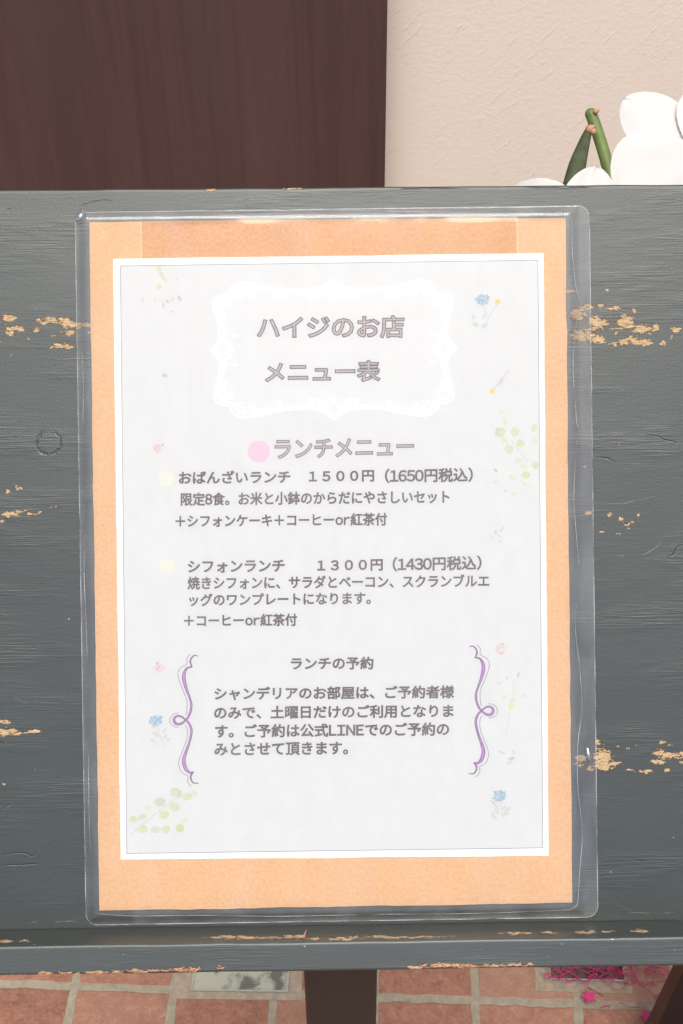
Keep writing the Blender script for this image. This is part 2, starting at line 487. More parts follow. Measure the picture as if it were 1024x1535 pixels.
# ------------------------------------------------------------------ menu stand
CHIPS = [  # bare patches in the paint: centre, half width, half height (photograph pixels on the board)
 (14,476,10,5),(21,492,14,4),(32,495,7,3),(15,500,6,3),(1,510,3,3),(54,494,6,4),(42,508,3,2),(69,481,16,4),(75,476,8,2.5),(91,480,4,2),
 (101,483,10,7),(120,487,20,4.5),(105,499,12,4),(79,503,5,2.5),(88,518,12,4),(106,520,8,2.5),(134,499,5,2),
 (911,434,4,2),(854,436,7,3),(866,472,12,11),(882,460,9,4),(901,458,6,3),(921.6,463,9,4),(952,466,4,4),(896,483,15,9),(937.5,484,12,10),
 (963,494,14,8),(984,491,5,5),(1013,494,7,5),(920,493,8,2.5),(923.6,499.6,3,2),(876,503,18,11),(899,510,8,7),(919,516,7,4),(935,514,9,5),
 (949,508,10,6),(963,513,14,5),(995,515,5,3),(1006,507,2,3),
 (882,769,7,3),(915,772,4,3.5),(931.5,778,4,5.5),(937.5,789,2.5,4),(942.5,785,1.5,3),(956,772,2,3),(950,783,2,2.5),(908,787,2,2),(903,797,3,2),(918,793,2,1.5),(928.5,800,3,2),
 (896,1113,4,3),(902,1135,14,14),(904,1151,14,3),(922,1145,11,3.5),(871,1136,9,4),(869,1146,7,4),(883,1152,6,4),(926,1117.6,4,3),(942,1122,3,1.5),
 (943,1154,9,2),(964,1156,15,2),(987,1141,12,4),(988,1129,8,6),(1008,1133,14,4),(993,1113,4,2),(1004,1116.5,5,2),(1020,1131,6,6),(1021,1143,4,3),(1000,1154,4,3.5),
 (29,731,6,4),(13,737,3,2),(15.6,771,9,5),(4,771,5,2),(27,767.5,11,2.5),(39,765.5,5,2),(26,773,6,2.5),(49,770,10,1.2),(72,760.6,6,1.2),(83,759,3,1.2),(61,767.5,2,1.2),(2,782,3,3),
 (7,1083,10,3.5),(9,1097,16,5),(34,1099,12,2),(54,1096,12,2),(7,1175,2.5,2),
 (316,284,6,1.6),(440,282,11,1.0),(754,277,8,2),(872,276,5,1.6),(1000,274,5,1.6),
]
LEDGE_CHIPS = [(372,1405,52,3.0),(436,1404,20,3.2),(470,1407,12,2),(520,1407,26,1.2),(10,1411,12,2.5),(36,1410,9,2),(600,1404,60,.9),(772,1399,20,1.5),(824,1398,10,2),(884,1397,17,3),
 (958,1395,11,2),(910,1396,10,1.5),(20,1462,16,1.6),(66,1459,13,2),(100,1459,10,1.5),(140,1458,18,1.8),(176,1457,10,2),(210,1456,16,2.2),(240,1454,14,3),(275,1453,16,4),
 (622,1449,9,2),(672,1447,22,4),(700,1449,15,3),(740,1448,26,3),(770,1447,12,2.5),(795,1446,8,2),(330,1449,6,2)]
def wear_field(P, chips, thin=1.0):
    x, y = board_px(P)
    fld = np.full(len(P), -2.5)
    x0_, y0_ = x, y
    w = np.array([(mnoise.noise((a*.085, b*.16, 2.0)), mnoise.noise((a*.085, b*.16, 9.0)), mnoise.noise((a*.22, b*.30, 5.0))) for a, b in zip(x, y)])
    x = x+4.2*w[:, 0]+1.6*w[:, 2]; y = y+2.6*w[:, 1]+1.2*w[:, 2]
    for cx, cy, rx, ry in chips:
        rx2, ry2 = max(rx, 2.4)*1.1, max(ry*thin, 1.7)*1.1
        d = .95*(1-(((x-cx)/rx2)**2+((y-cy)/ry2)**2))
        fld = np.maximum(fld, d)
    return fld
def sheet_from_profile(name, prof, xs, material, parent, chips):
    """swept board: profile (y,z) around the section, columns along x, closed with end caps"""
    n, m = len(prof), len(xs)
    V = np.array([(x, y, z) for (y, z) in prof for x in xs])
    F = [(i*m+k, i*m+k+1, (i+1)*m+k+1, (i+1)*m+k) for i in range(n-1) for k in range(m-1)]
    F += [((n-1)*m+k, (n-1)*m+k+1, k+1, k) for k in range(m-1)]
    F += [tuple(i*m for i in range(n)), tuple(i*m+m-1 for i in range(n))[::-1]]
    V2 = V.copy()
    for i in range(0, len(V), 1):
        pass
    o = mesh_obj(name, V2, F, material, parent)
    a = o.data.attributes.new('wear', 'FLOAT', 'POINT')
    a.data.foreach_set('value', wear_field(V, chips, .72 if chips is LEDGE_CHIPS else .95).astype(np.float32))
    sm = np.ones(len(o.data.polygons), bool); sm[-2:] = False
    sm[(n-1)*(m-1):] = False
    o.data.polygons.foreach_set('use_smooth', sm)
    return o

HALF_W, THICK = .215, .016
Y_TOP = bp(512, 280)[1]; Y_LEDGE = bp(512, 1386)[1]; LEDGE_T = .0225; LEDGE_H = .0121
base_xy = BO + BY*Y_LEDGE
stand = empty('menu_stand', Matrix.Translation((0, .40, 0)))
tag(stand, 'scuffed dark grey painted wooden board on a dark post, holding up the laminated menu', 'menu stand')
xs = np.arange(-HALF_W, HALF_W+1e-6, .0008)
vis = np.arange(Y_LEDGE-LEDGE_H, Y_TOP-.0012, .0008)
prof = [(Y_LEDGE-LEDGE_H, -THICK)] + [(y, 0.0) for y in vis]
for k in range(0, 7):
    a = math.pi/2*k/6
    prof.append((Y_TOP-.0012+.0012*math.sin(a), -.0012+.0012*math.cos(a)))
for k in range(1, 8): prof.append((Y_TOP, -.0012-(THICK-.0012)*k/7))
board = sheet_from_profile('board', prof, xs, M_PAINT, stand, CHIPS); board.matrix_world = BM
r = .0011
prof = [(Y_LEDGE, .0006)] + [(Y_LEDGE, z) for z in np.arange(.0014, LEDGE_T-r, .0008)]
for k in range(6):
    a = math.pi/2*k/5; prof.append((Y_LEDGE-r+r*math.cos(a), LEDGE_T-r+r*math.sin(a)))
prof += [(y, LEDGE_T) for y in np.arange(Y_LEDGE-r-.0006, Y_LEDGE-LEDGE_H+r, -.0007)]
for k in range(6):
    a = math.pi/2*k/5; prof.append((Y_LEDGE-LEDGE_H+r-r*math.sin(a), LEDGE_T-r+r*math.cos(a)))
prof += [(Y_LEDGE-LEDGE_H, z) for z in np.arange(LEDGE_T-r-.0008, .0006, -.0012)]
ledge = sheet_from_profile('ledge', prof, xs, [M_PAINT2], stand, LEDGE_CHIPS); ledge.matrix_world = BM
# slight unevenness of the hand-cut edges
for o in (board, ledge):
    co = np.empty(len(o.data.vertices)*3); o.data.vertices.foreach_get('co', co); co = co.reshape(-1, 3)
    for i, p in enumerate(co):
        if o is board and p[1] < Y_TOP-.004: continue
        q = mnoise.noise((p[0]*38, p[1]*20, p[2]*20)); q2 = mnoise.noise((p[0]*70, p[1]*40, 4))
        co[i, 1] += .00022*q+.00010*q2
    o.data.vertices.foreach_set('co', co.ravel()); o.data.update()
M_SCR = plain('exposed_undercoat', (.10, .105, .10), .5, .5, .3, 400); M_CUT = plain('paint_crack', (.006, .007, .007), .6, .3, .2, 400)
def scratch(pts, w, dark=True):
    P = [p[:2] for p in catmull([(x, y, 0) for x, y in pts], 8)]; n = len(P); q = random.Random(int(pts[0][0]*7+pts[0][1]))
    P = [(x+q.uniform(-.4, .4), y+q.uniform(-.5, .5)) for x, y in P]
    W = [w*math.sin(math.pi*min(max(i/(n-1), .04), .96))*q.uniform(.5, 1.2) for i in range(n)]
    lo = ribbon([bp(x, y+w*.5, .00012) for x, y in P], [u*S for u in W])
    hi = ribbon([bp(x, y-w*.25, .00016) for x, y in P], [u*.8*S for u in W])
    v, f = join_lists([lo, hi] if dark else [lo])
    o = mesh_obj('paint_scratch', v, f, [M_SCR, M_CUT], board); o.matrix_world = BM
    if dark: o.data.polygons.foreach_set('material_index', [0]*len(lo[1])+[1]*len(hi[1]))
for pts, w, dk in (([(893, 685), (904, 686), (914, 688), (924, 694)], 2.4, 1), ([(968, 651), (985, 654), (1000, 660), (1013, 663), (1006, 667)], 2.2, 1), ([(888, 650), (915, 651), (940, 650)], 1.5, 0),
                   ([(957, 831), (968, 829), (985, 818), (994, 806)], 1.8, 0), ([(1000, 832), (1008, 832), (1014, 822), (1024, 816)], 2.2, 1), ([(922, 832), (932, 833), (938, 828)], 1.6, 0),
                   ([(900, 753), (930, 754), (960, 748), (1005, 738)], 1.5, 0), ([(1, 1282), (20, 1279), (38, 1279), (48, 1284), (56, 1277)], 1.7, 1), ([(6, 1296), (30, 1296), (60, 1295)], 1.8, 1),
                   ([(78, 1382), (100, 1380), (116, 1381)], 1.6, 0), ([(45, 1382), (55, 1381)], 1.6, 0), ([(17, 1043), (32, 1050), (46, 1057)], 1.0, 0), ([(5, 1214), (14, 1208), (23, 1203)], 1.0, 0),
                   ([(940, 1368), (960, 1367), (975, 1368)], 1.8, 0), ([(995, 1368), (1010, 1367)], 1.6, 0), ([(922, 1354), (938, 1361), (952, 1367)], 1.0, 0), ([(950, 1289), (962, 1291), (972, 1290)], 1.5, 1),
                   ([(120, 308), (150, 300), (170, 301)], 1.2, 1), ([(785, 281), (850, 282), (890, 280)], 1.8, 1), ([(600, 283), (640, 282), (700, 283)], 1.5, 1), ([(1010, 300), (1024, 297)], 2.2, 0)):
    scratch(pts, w, dk)
# splinters torn from the ledge's lower and upper edge
M_SPL = plain('splintered_wood', (.50, .25, .15), .8, .2, .3, 600)
parts = []
rs = random.Random(3)
def splinter(px, py, dxp, dyp, wpx, z=LEDGE_T+.0003):
    a = Vector(bp(px-wpx/2, py, z)); b = Vector(bp(px+wpx/2, py, z)); c = Vector(bp(px+dxp, py+dyp, z+.0007))
    m = (a+b+c)/3+Vector((0, 0, .0006)); back = (a+b)/2-Vector((0, 0, .0012))
    parts.append(([a, b, c, m, back], [(0, 1, 3), (1, 2, 3), (2, 0, 3), (0, 4, 1), (1, 4, 2), (2, 4, 0)]))
for x0, x1, n, y0, y1 in ((60, 115, 6, 1461, 1460), (135, 200, 8, 1459, 1457), (205, 300, 22, 1457, 1454), (612, 650, 6, 1450, 1450), (655, 700, 12, 1450, 1449), (700, 800, 18, 1450, 1447), (325, 345, 3, 1453, 1452)):
    for k in range(n):
        t = rs.random(); x = x0+(x1-x0)*t
        splinter(x, y0+(y1-y0)*t+rs.uniform(-1.5, .5), rs.uniform(-9, 9), rs.uniform(-5.5, 1.6), rs.uniform(3, 11))
splinter(455, 1405, 5, -13, 4, LEDGE_T-.0006); splinter(449, 1406, 9, -6, 7, LEDGE_T-.0006)
for k in range(4): splinter(270+7*k, 1457, rs.uniform(4, 10), -rs.uniform(5, 9), 6)
for v, f in parts:
    sp = mesh_obj('splinter', v, f, M_SPL, ledge); sp.matrix_world = BM
# post: square section, top cut to the slope of the board's back
PF, PW = .385, .0415
pc = at_wall(511, 1490, PF).x
def back_z(Y):   # height of the board's back face at depth Y
    o = BO - BZ*THICK
    return o[2] + (Y-o[1])*(UPV[2]/UPV[1])
v = []
for dx in (-PW/2, PW/2):
    for yy, zz in ((PF, .02), (PF+PW, .02), (PF+PW, back_z(PF+PW)-.001), (PF, back_z(PF)-.001)):
        v.append((pc+dx-0, yy-.40, zz))
po = mesh_obj('post', v, [(0, 3, 2, 1), (4, 5, 6, 7), (0, 1, 5, 4), (1, 2, 6, 5), (2, 3, 7, 6), (3, 0, 4, 7)], M_POST, stand)
bevel(po, .002)
v, f = join_lists([box(pc, 0.0, .0102, .05, .36, .0196), box(pc-.105, .02, .0102, .16, .05, .0196), box(pc+.105, .02, .0102, .16, .05, .0196)])
# keep the foot behind the visible strip of paving
v = [(x, y+.12, z) for x, y, z in v]
v2, f2 = box(pc, PF+PW/2-.40, .0102, .06, .06, .0196)
bevel(mesh_obj('foot', *join_lists([(v2, f2)]), M_POST, stand), .002)

# ------------------------------------------------------------------ laminated menu
menu = empty('laminated_menu', BM @ Matrix.Translation(Vector(bp(512, 1384, .001))))
tag(menu, 'laminated Japanese lunch menu on orange card standing on the grey ledge', 'menu')
ZK, ZS = .0013, .0016
def on_board(name, v, f, m, parent, smooth=False):
    o = mesh_obj(name, v, f, m, None, smooth); o.parent = parent
    bpy.context.view_layer.update()
    o.matrix_world = BM
    return o
bpy.context.view_layer.update()
def wavy_edge(c, amp, n=40, seed=0, scale=.05):
    out = []
    for i in range(4):
        a, b = c[i], c[(i+1) % 4]
        dx, dy = b[0]-a[0], b[1]-a[1]; L = math.hypot(dx, dy)
        for k in range(n):
            t = k/n; e = min(1, 6*min(t, 1-t)+.15)
            q = amp*e*(mnoise.noise((t*L*scale, i*7.3+seed, 0))+.5*mnoise.noise((t*L*scale*4, i*7.3+seed, 5)))
            out.append((a[0]+dx*t-dy/L*q, a[1]+dy*t+dx/L*q))
    return out
def slab(name, outline, z, th, m, parent):
    n = len(outline)
    top = [bp(x, y, z) for x, y in outline]
    bot = [(p[0], p[1], z-th) for p in top]
    F = [tuple(range(n))[::-1]] + [(i, (i+1) % n, n+(i+1) % n, n+i) for i in range(n)]
    return on_board(name, top+bot, F, m, parent)
slab('backing_card', wavy_edge([(134, 333), (848, 327), (858, 1353), (149, 1365)], 1.3, 60, 1, .02), ZK, .0004, M_KRAFT, menu)
slab('card_strip', wavy_edge([(211, 331.5), (775, 326.6), (776, 400), (212, 400)], .6, 30, 2, .05), ZK+.00012, .0001, M_KRAFT2, menu)
for a_, b_ in (((211.5, 332.5), (212, 387)), ((775, 328), (775.8, 381))):
    pts = [(a_[0]+(b_[0]-a_[0])*k/24+random.uniform(-.8, .8), a_[1]+(b_[1]-a_[1])*k/24) for k in range(25)]
    v, f = ribbon([bp(x, y, ZK+.00016) for x, y in pts], [random.uniform(1.5, 3.6)*S for k in pts])
    on_board('torn_edge', v, f, M_TORN, menu)
sheet = slab('menu_sheet', wavy_edge([(169.5, 388), (815, 379.5), (822.5, 1283), (181, 1288.5)], .8, 60, 3, .012), ZS, .00012, M_PAPER, menu)
zp = ZS+.00003
def flat(name, outline, m, z):
    top = [bp(x, y, z) for x, y in outline]
    return on_board(name, top, [tuple(range(len(top)))[::-1]], m, sheet)
C = [(180.5, 398.5), (806.5, 390), (814, 1271), (190, 1279.5)]
flat('printed_panel', C, M_PANEL, zp)
z2 = zp+.00003
def stroke(pts_px, w_px, z, closed=False):
    P = [bp(x, y, z) for x, y in pts_px]
    if closed: P = P+[P[0]]
    w = [q*S for q in w_px] if hasattr(w_px, '__len__') else w_px*S
    return ribbon(P, w)
v, f = join_lists([stroke([C[i], C[(i+1) % 4]], 1.25, z2) for i in range(4)])
on_board('border_line', v, f, M_LINE, sheet)

# ornate frame of the heading
Q = [(314.6, 524.5), (322.5, 517), (329, 505.5), (330, 494), (327, 482), (322.5, 466), (320, 456.6), (322.5, 449), (329, 443), (344, 441)]
Q2 = [(344, 441), (347, 432), (355.7, 425.4), (368, 423), (388, 426), (407, 429.7), (427, 433.6), (456, 435), (480, 432), (491, 425), (499.5, 419.5)]
cxf, cyf = 500, 524.5
def rot(p, a=-.0095):
    x, y = p[0]-cxf, p[1]-cyf
    return (cxf+x*math.cos(a)-y*math.sin(a), cyf+x*math.sin(a)+y*math.cos(a))
quarter = [tuple(p)[:2] for p in catmull([(x, y, 0) for x, y in Q], 5)] + [tuple(p)[:2] for p in catmull([(x, y, 0) for x, y in Q2], 5)][1:]
loop = []
for sx, sy, rev in ((1, 1, 0), (-1, 1, 1), (-1, -1, 0), (1, -1, 1)):
    q = [(cxf+sx*(x-cxf), cyf+sy*(y-cyf)) for x, y in quarter]
    loop += (q[::-1] if rev else q)[:-1]
loop = [(x, y-1.2) for x, y in loop]
inner = [(cxf+(x-cxf)*.965, cyf+(y-cyf)*.945) for x, y in loop]
hp = [bp(*rot(p), z2) for p in loop]
on_board('heading_panel', hp+[bp(cxf, cyf, z2)], [(i, len(hp), (i+1) % len(hp)) for i in range(len(hp))], M_PALEINK, sheet)
z3 = z2+.00003
parts = [stroke([rot(p) for p in loop], 2.0, z3, True), stroke([rot(p) for p in inner], 2.6, z3, True)]
def blob(px, py, rx, ry, ang=0, z=z3, n=14, jit=0.0, rng=random):
    a = math.radians(ang); pts = []
    for k in range(n):
        t = 2*math.pi*k/n; q = 1+rng.uniform(-jit, jit)
        x, y = rx*q*math.cos(t), ry*q*math.sin(t)
        pts.append(bp(px+x*math.cos(a)-y*math.sin(a), py+x*math.sin(a)+y*math.cos(a), z))
    return pts, [tuple(range(n))[::-1]]
def curl(x, y, r0, sx, sy, turns=1.3, ph=0):
    pts = []
    for k in range(26):
        t = k/25; a = ph+2*math.pi*turns*t; r = r0*(1-.8*t)
        pts.append((x+sx*r*math.cos(a), y+sy*r*math.sin(a)))
    return stroke([rot(p) for p in pts], [2.4-1.2*k/25 for k in range(26)], z3+.000004)
for sx in (1, -1):
    for sy in (1, -1):
        def mp(x, y): return (cxf+sx*(x-cxf), cyf+sy*(y-cyf)-1.2)
        for (x, y, r0, ph) in ((333, 459, 9, 2.4), (362, 437, 9, 1.2), (342, 455, 6, .2), (378, 441, 6, 3.0)):
            q = mp(x, y); parts.append(curl(q[0], q[1], r0, sx, sy, 1.2, ph))
        for (x, y, rx, ry, an) in ((417, 444, 4, 4, 0), (466, 447, 4.5, 4.5, 0), (488, 440, 7, 3, -40), (479, 446, 6, 2.5, -25), (330, 497, 7, 2.5, 75), (340, 512, 9, 2.2, 30), (344, 521, 8, 2.2, 8),
                                   (338, 503, 3, 3, 0), (336, 470, 9, 2.6, 80), (396, 434, 20, 2.2, 9), (440, 439, 18, 1.8, 3), (352, 503, 5, 2, 0), (498, 447, 3.5, 6, 0)):
            q = rot(mp(x, y)); parts.append(blob(q[0], q[1], rx, ry, an*sx*sy, z3+.000008))
v, f = join_lists(parts)
on_board('ornate_frame', v, f, M_WHITEINK, sheet)

# lettering
def glyphs(s):
    cu = bpy.data.curves.new('lettering', 'FONT'); cu.body = s; cu.size = 1; cu.resolution_u = 3
    o = bpy.data.objects.new('lettering', cu); COL.objects.link(o)
    bpy.context.view_layer.update()
    ev = o.evaluated_get(bpy.context.evaluated_depsgraph_get())
    me = ev.to_mesh()
    V = np.array([v.co[:2] for v in me.vertices]).reshape(-1, 2)
    F = [tuple(p.vertices) for p in me.polygons]
    ev.to_mesh_clear()
    bpy.data.objects.remove(o); bpy.data.curves.remove(cu)
    return V, F
GL = {}
def glyph(c):
    if c not in GL: GL[c] = glyphs(c)
    return GL[c]
EM = glyphs('ーー')[0][:, 0].max()-glyphs('ー')[0][:, 0].max()
def text_mesh(s):
    """set in the full-width face; Latin letters and digits closed up to proportional spacing"""
    V, F, x = [], [], 0.0
    for c in s:
        if c == '　': x += EM; continue
        lat = 33 <= ord(c) < 127
        g, f = glyph(chr(ord(c)+0xFEE0) if lat else c)
        b = len(V)
        if lat:
            w = g[:, 0].max()-g[:, 0].min()
            if c.isdigit(): dx, adv = x+(.57*EM-w)/2-g[:, 0].min(), .57*EM
            else: dx, adv = x+.06*EM-g[:, 0].min(), w+.115*EM
        else: dx, adv = x, EM
        V += [(p[0]+dx, p[1]) for p in g]; F += [[i+b for i in q] for q in f]
        x += adv
    return np.array(V), F
def outline(F):
    cnt = {}
    for q in F:
        for i in range(len(q)):
            a, b = q[i], q[(i+1) % len(q)]; k = (min(a, b), max(a, b)); cnt[k] = cnt.get(k, 0)+1
    return [k for k, n in cnt.items() if n == 1]
def line(s, x0, yb0, x1, yb1, hgt, m=M_TEXT, wt=.66, z=None, grow=True, rng=random.Random(5)):
    """one run of text: ink box from (x0,yb0) to (x1,yb1) along its bottom, hgt = ink height in pixels; wt = pixels the strokes grow by"""
    z = z2+.00006 if z is None else z
    V, F = text_mesh(s)
    lo, hi = V.min(0), V.max(0)
    P = []
    for p in V:
        u = (p[0]-lo[0])/(hi[0]-lo[0]); h = (p[1]-lo[1])/(hi[1]-lo[1])
        P.append(Vector(bp(x0+wt+(x1-x0-2*wt)*u, yb0-wt+(yb1-yb0)*u-(hgt-2*wt)*h, z)))
    out, faces = list(P), [list(q) for q in F]
    if grow:
        w = wt*S
        for a, b in outline(F):
            A, B = P[a], P[b]; d = B-A
            if d.length < 1e-8: continue
            d = d.normalized(); q = Vector((-d.y, d.x, 0))*w; e = d*w*.72
            zz = Vector((0, 0, .000001*rng.randint(1, 9))); k = len(out)
            out += [A-e+q+zz, A-e-q+zz, B+e-q+zz, B+e+q+zz]; faces.append([k, k+1, k+2, k+3])
    return on_board('lettering', out, faces, m, sheet)
for s, a in (('ハイジのお店', (385, 508.5, 606.5, 507, 35)), ('メニュー表', (397, 574.5, 570.5, 572.5, 33))):
    line(s, *a, m=M_HEAD, wt=1.5)
    line(s, *a, m=M_HEADIN, wt=1.5, z=z2+.00009, grow=False)
line('ランチメニュー', 411.5, 688, 621, 683.5, 29, m=M_HEAD, wt=1.2)
line('ランチメニュー', 411.5, 688, 621, 683.5, 29, m=M_HEADIN, wt=1.2, z=z2+.00009, grow=False)
line('おばんざいランチ', 268, 725.5, 435.5, 724, 19.5)
line('１５００円', 463, 723.5, 561, 722, 17.5)
line('(1650円税込)', 577, 724.5, 709, 722.5, 22)
line('限定8食。お米と小鉢のからだにやさしいセット', 271, 758.5, 674, 754.5, 20, wt=.56)
line('＋シフォンケーキ＋コーヒーor紅茶付', 263, 791, 580.5, 788, 19.5, wt=.56)
line('シフォンランチ', 281.5, 859, 427, 857.5, 18.5)
line('１３００円', 475.5, 857, 574, 855.5, 17.5)
line('(1430円税込)', 588.5, 857, 722, 854.5, 22)
line('焼きシフォンに、サラダとベーコン、スクランブルエ', 281, 884, 733.5, 880.5, 20, wt=.56)
line('ッグのワンプレートになります。', 283.5, 909, 556, 906, 19, wt=.56)
line('＋コーヒーor紅茶付', 276, 940, 445.5, 938.5, 19, wt=.56)
line('ランチの予約', 436, 1004.5, 560, 1003.5, 19.5)
line('シャンデリアのお部屋は、ご予約者様', 321.5, 1050, 681, 1047, 20)
line('のみで、土曜日だけのご利用となりま', 321, 1078.5, 680, 1075.5, 20)
line('す。ご予約は公式LINEでのご予約の', 322.5, 1106.5, 673.5, 1103, 20.5)
line('みとさせて頂きます。', 321.5, 1133.5, 522, 1131.5, 20)

# bullets
for x, y, rr, m in ((388, 676.5, 16.5, M_PINKDOT), (249, 718, 12, M_CREAM), (250.5, 849, 12, M_CREAM)):
    v, f = blob(x, y, rr, rr, 0, z2+.00002, 40)
    on_board('bullet_dot', v, f, m, sheet)

# curly brackets
def crop(pts): return [(240+x/6.675, 960+y/6.675) for x, y in pts]
STR = [
 (crop([(380,158),(345,150),(312,180),(303,220),(322,268)]), [1.0, 1.4, 1.8, 2.2, 1.4]),
 (crop([(322,266),(275,275),(245,320),(238,370),(245,420),(265,490),(295,570),(313,640),(305,710),(280,770),(255,797)]), [1.4,2.4,4.0,4.7,4.4,3.4,2.6,2.9,3.0,2.6,2.2]),
 (crop([(255,797),(225,770),(185,755),(150,770),(140,800),(155,830),(190,838),(225,825),(255,797)]), [2.2,2.2,2.4,3.0,3.6,3.4,3.2,2.8,2.2]),
 (crop([(255,797),(290,830),(313,890),(310,950),(290,1030),(265,1100),(240,1180),(240,1230),(260,1290),(300,1322),(335,1315)]), [2.2,2.6,3.0,3.0,2.8,3.4,4.4,4.9,4.4,2.8,1.2]),
 (crop([(335,1315),(310,1350),(310,1390),(335,1425),(390,1428)]), [1.6,2.4,2.0,1.5,1.0]),
]
SHD = [crop([(305,135),(270,175),(268,235),(210,270),(180,320),(185,380),(225,490),(265,590),(270,680),(258,750)]),
       crop([(185,725),(130,740),(97,790),(110,840),(150,865),(185,868)]),
       crop([(255,850),(272,890),(270,980),(235,1080),(190,1200),(190,1260),(220,1325),(280,1360),(272,1395),(290,1440),(315,1458)])]
def spline_px(pts, n=7): return [(p.x, p.y) for p in catmull([(x, y, 0) for x, y in pts], n)]
def interp_w(w, n=7):
    out = []
    for i in range(len(w)-1): out += [w[i]+(w[i+1]-w[i])*k/n for k in range(n)]
    return out+[w[-1]]
for side in (0, 1):
    def mv(pts): return pts if side == 0 else [(722.2-(x-278.2), y-14) for x, y in pts]
    big = join_lists([stroke(mv(spline_px(p)), [q*1.2 for q in interp_w(w)], z2+.00002*(1+.05*i)) for i, (p, w) in enumerate(STR)])
    lil = join_lists([stroke(mv(spline_px(p)), [max(q*1.2-2.1, .05) for q in interp_w(w)], z2+.00005) for p, w in STR])
    shd = join_lists([stroke(mv(spline_px(p)), 1.0, z2+.00001) for p in SHD])
    nb = len(big[0])
    V, F = join_lists([big, lil, shd])
    o = on_board('curly_bracket', V, F, [M_PURPLE, M_LILAC, M_GREY], sheet)
    idx = [0]*len(big[1])+[1]*len(lil[1])+[2]*len(shd[1])
    o.data.polygons.foreach_set('material_index', idx)

# faint watercolour flowers
INKS = {}
def wash(c):
    if c not in INKS: INKS[c] = ink('watercolour_ink', tuple(.75*.62*q+.25*.525 for q in lin(*c)), .05)
    return INKS[c]
LG, PG, BL, PB, YE, PK, RD, GR, LV = (226, 236, 192), (236, 243, 214), (150, 200, 226), (196, 222, 238), (252, 234, 128), (252, 208, 220), (238, 150, 172), (222, 226, 226), (222, 222, 234)
def flower_print(items, lines=()):
    rng = random.Random(hash(items[0][:2]) % 1000)
    mats, parts, idx = [], [], []
    def mi(c):
        m = wash(c)
        if m not in mats: mats.append(m)
        return mats.index(m)
    for c, pts, w in lines:
        p = stroke(spline_px(pts, 5), w, z2+.00001); parts.append(p); idx += [mi(c)]*len(p[1])
    for k, (x, y, rx, ry, an, c) in enumerate(items):
        p = blob(x, y, rx, ry, an, z2+.00002+.000002*k, 18, .12, rng); parts.append(p); idx += [mi(c)]
    V, F = join_lists(parts)
    o = on_board('printed_flower', V, F, mats, sheet)
    o.data.polygons.foreach_set('material_index', idx)
def thistle(x, y):
    rng = random.Random(int(x)); it = [(x, y, 10, 8, 0, PB)]
    for k in range(26):
        a = rng.uniform(0, 6.3); q = rng.uniform(.2, 1)
        it.append((x+10.5*q*math.cos(a), y+8.5*q*math.sin(a), 2.0, 1.0, math.degrees(a), BL if k % 3 else (120, 172, 208)))
    return it
def leaves(x, y, n, seed, c=GR, L=7):
    """a fan of small leaves on either side of the stalk below a bloom"""
    rng = random.Random(seed); out = []
    for k in range(n):
        side = 1 if k % 2 else -1; t = k/n
        a = math.radians(-90+side*rng.uniform(28, 75)); q = rng.uniform(8, 16)
        bx, by = x+rng.uniform(-1, 1), y+14-20*t
        out.append((bx+q*math.cos(a), by+q*math.sin(a), L*rng.uniform(.45, .8), 1.7, math.degrees(a), c))
    return out
flower_print(thistle(723, 449)+[(746, 452, 4.5, 4.5, 0, YE), (746, 452, 1.6, 1.6, 0, (246, 206, 90))]+leaves(718, 484, 8, 1, (218, 228, 226)), [(GR, [(724, 457), (728, 468), (731, 478)], 1.4), (GR, [(745, 456), (738, 468), (732, 478), (726, 492)], 1.4)])
flower_print([(738, 586, 4.5, 4.5, 0, YE), (738, 586, 1.6, 1.6, 0, (246, 206, 90)), (748, 575, 5, 1.6, -50, GR), (754, 566, 5, 1.6, -45, GR), (752, 572, 4, 1.4, -70, (212, 216, 216))], [((206, 208, 208), [(741, 582), (752, 568), (764, 554)], 1.3)])
flower_print([(750, 648, 8, 7, 20, (206, 222, 188)), (752, 649, 5, 4.5, 20, LG), (772, 647, 6.5, 7.5, 10, LG), (780, 665, 6.5, 6, 0, (222, 236, 178)), (763, 673, 7, 6.5, 0, LG), (756, 660, 6, 4, 40, PG), (757, 632, 4, 6, 10, PG),
              (752, 618, 5, 4, 0, PG), (801, 641, 4.5, 6, 20, LG), (802, 660, 4, 6, -10, PG), (803, 697, 5, 6, 0, LG), (785, 700, 5, 5, 0, PG), (788, 712, 7, 5, -10, (228, 238, 176)), (776, 690, 5, 4, 0, PG), (768, 715, 6, 4, 30, PG),
              (743, 705, 3.5, 2, 45, (206, 206, 222)), (742, 722, 4, 1.4, -15, GR), (757, 736, 3, 1.3, -50, GR), (770, 740, 3.5, 2.5, 40, PG), (786, 725, 5, 2, 30, PG)],
             [(GR, [(766, 660), (780, 678), (792, 692)], 1.3), (PG, [(775, 715), (790, 728), (802, 734)], 1.5)])
flower_print([(743, 798, 1.6, 3.6, 5, (208, 210, 212)), (753, 793, 5, 1.6, -55, GR), (737, 805, 3.4, 1.6, 60, GR), (750, 812, 4, 1.4, -10, GR), (748, 803, 3, 1.3, 20, GR)])
for (x, y) in ((237, 671), (238, 1001), (750, 972)):
    rng = random.Random(int(y)); it = [(x, y, 9, 8, 0, (246, 236, 236))]
    for k in range(13):
        a = rng.uniform(0, 6.3); q = rng.uniform(.2, 1)
        it.append((x+8*q*math.cos(a), y+8*q*math.sin(a), rng.uniform(1, 2.6), 1.2, math.degrees(a), (PK, RD, PK, LG)[k % 4]))
    flower_print(it)
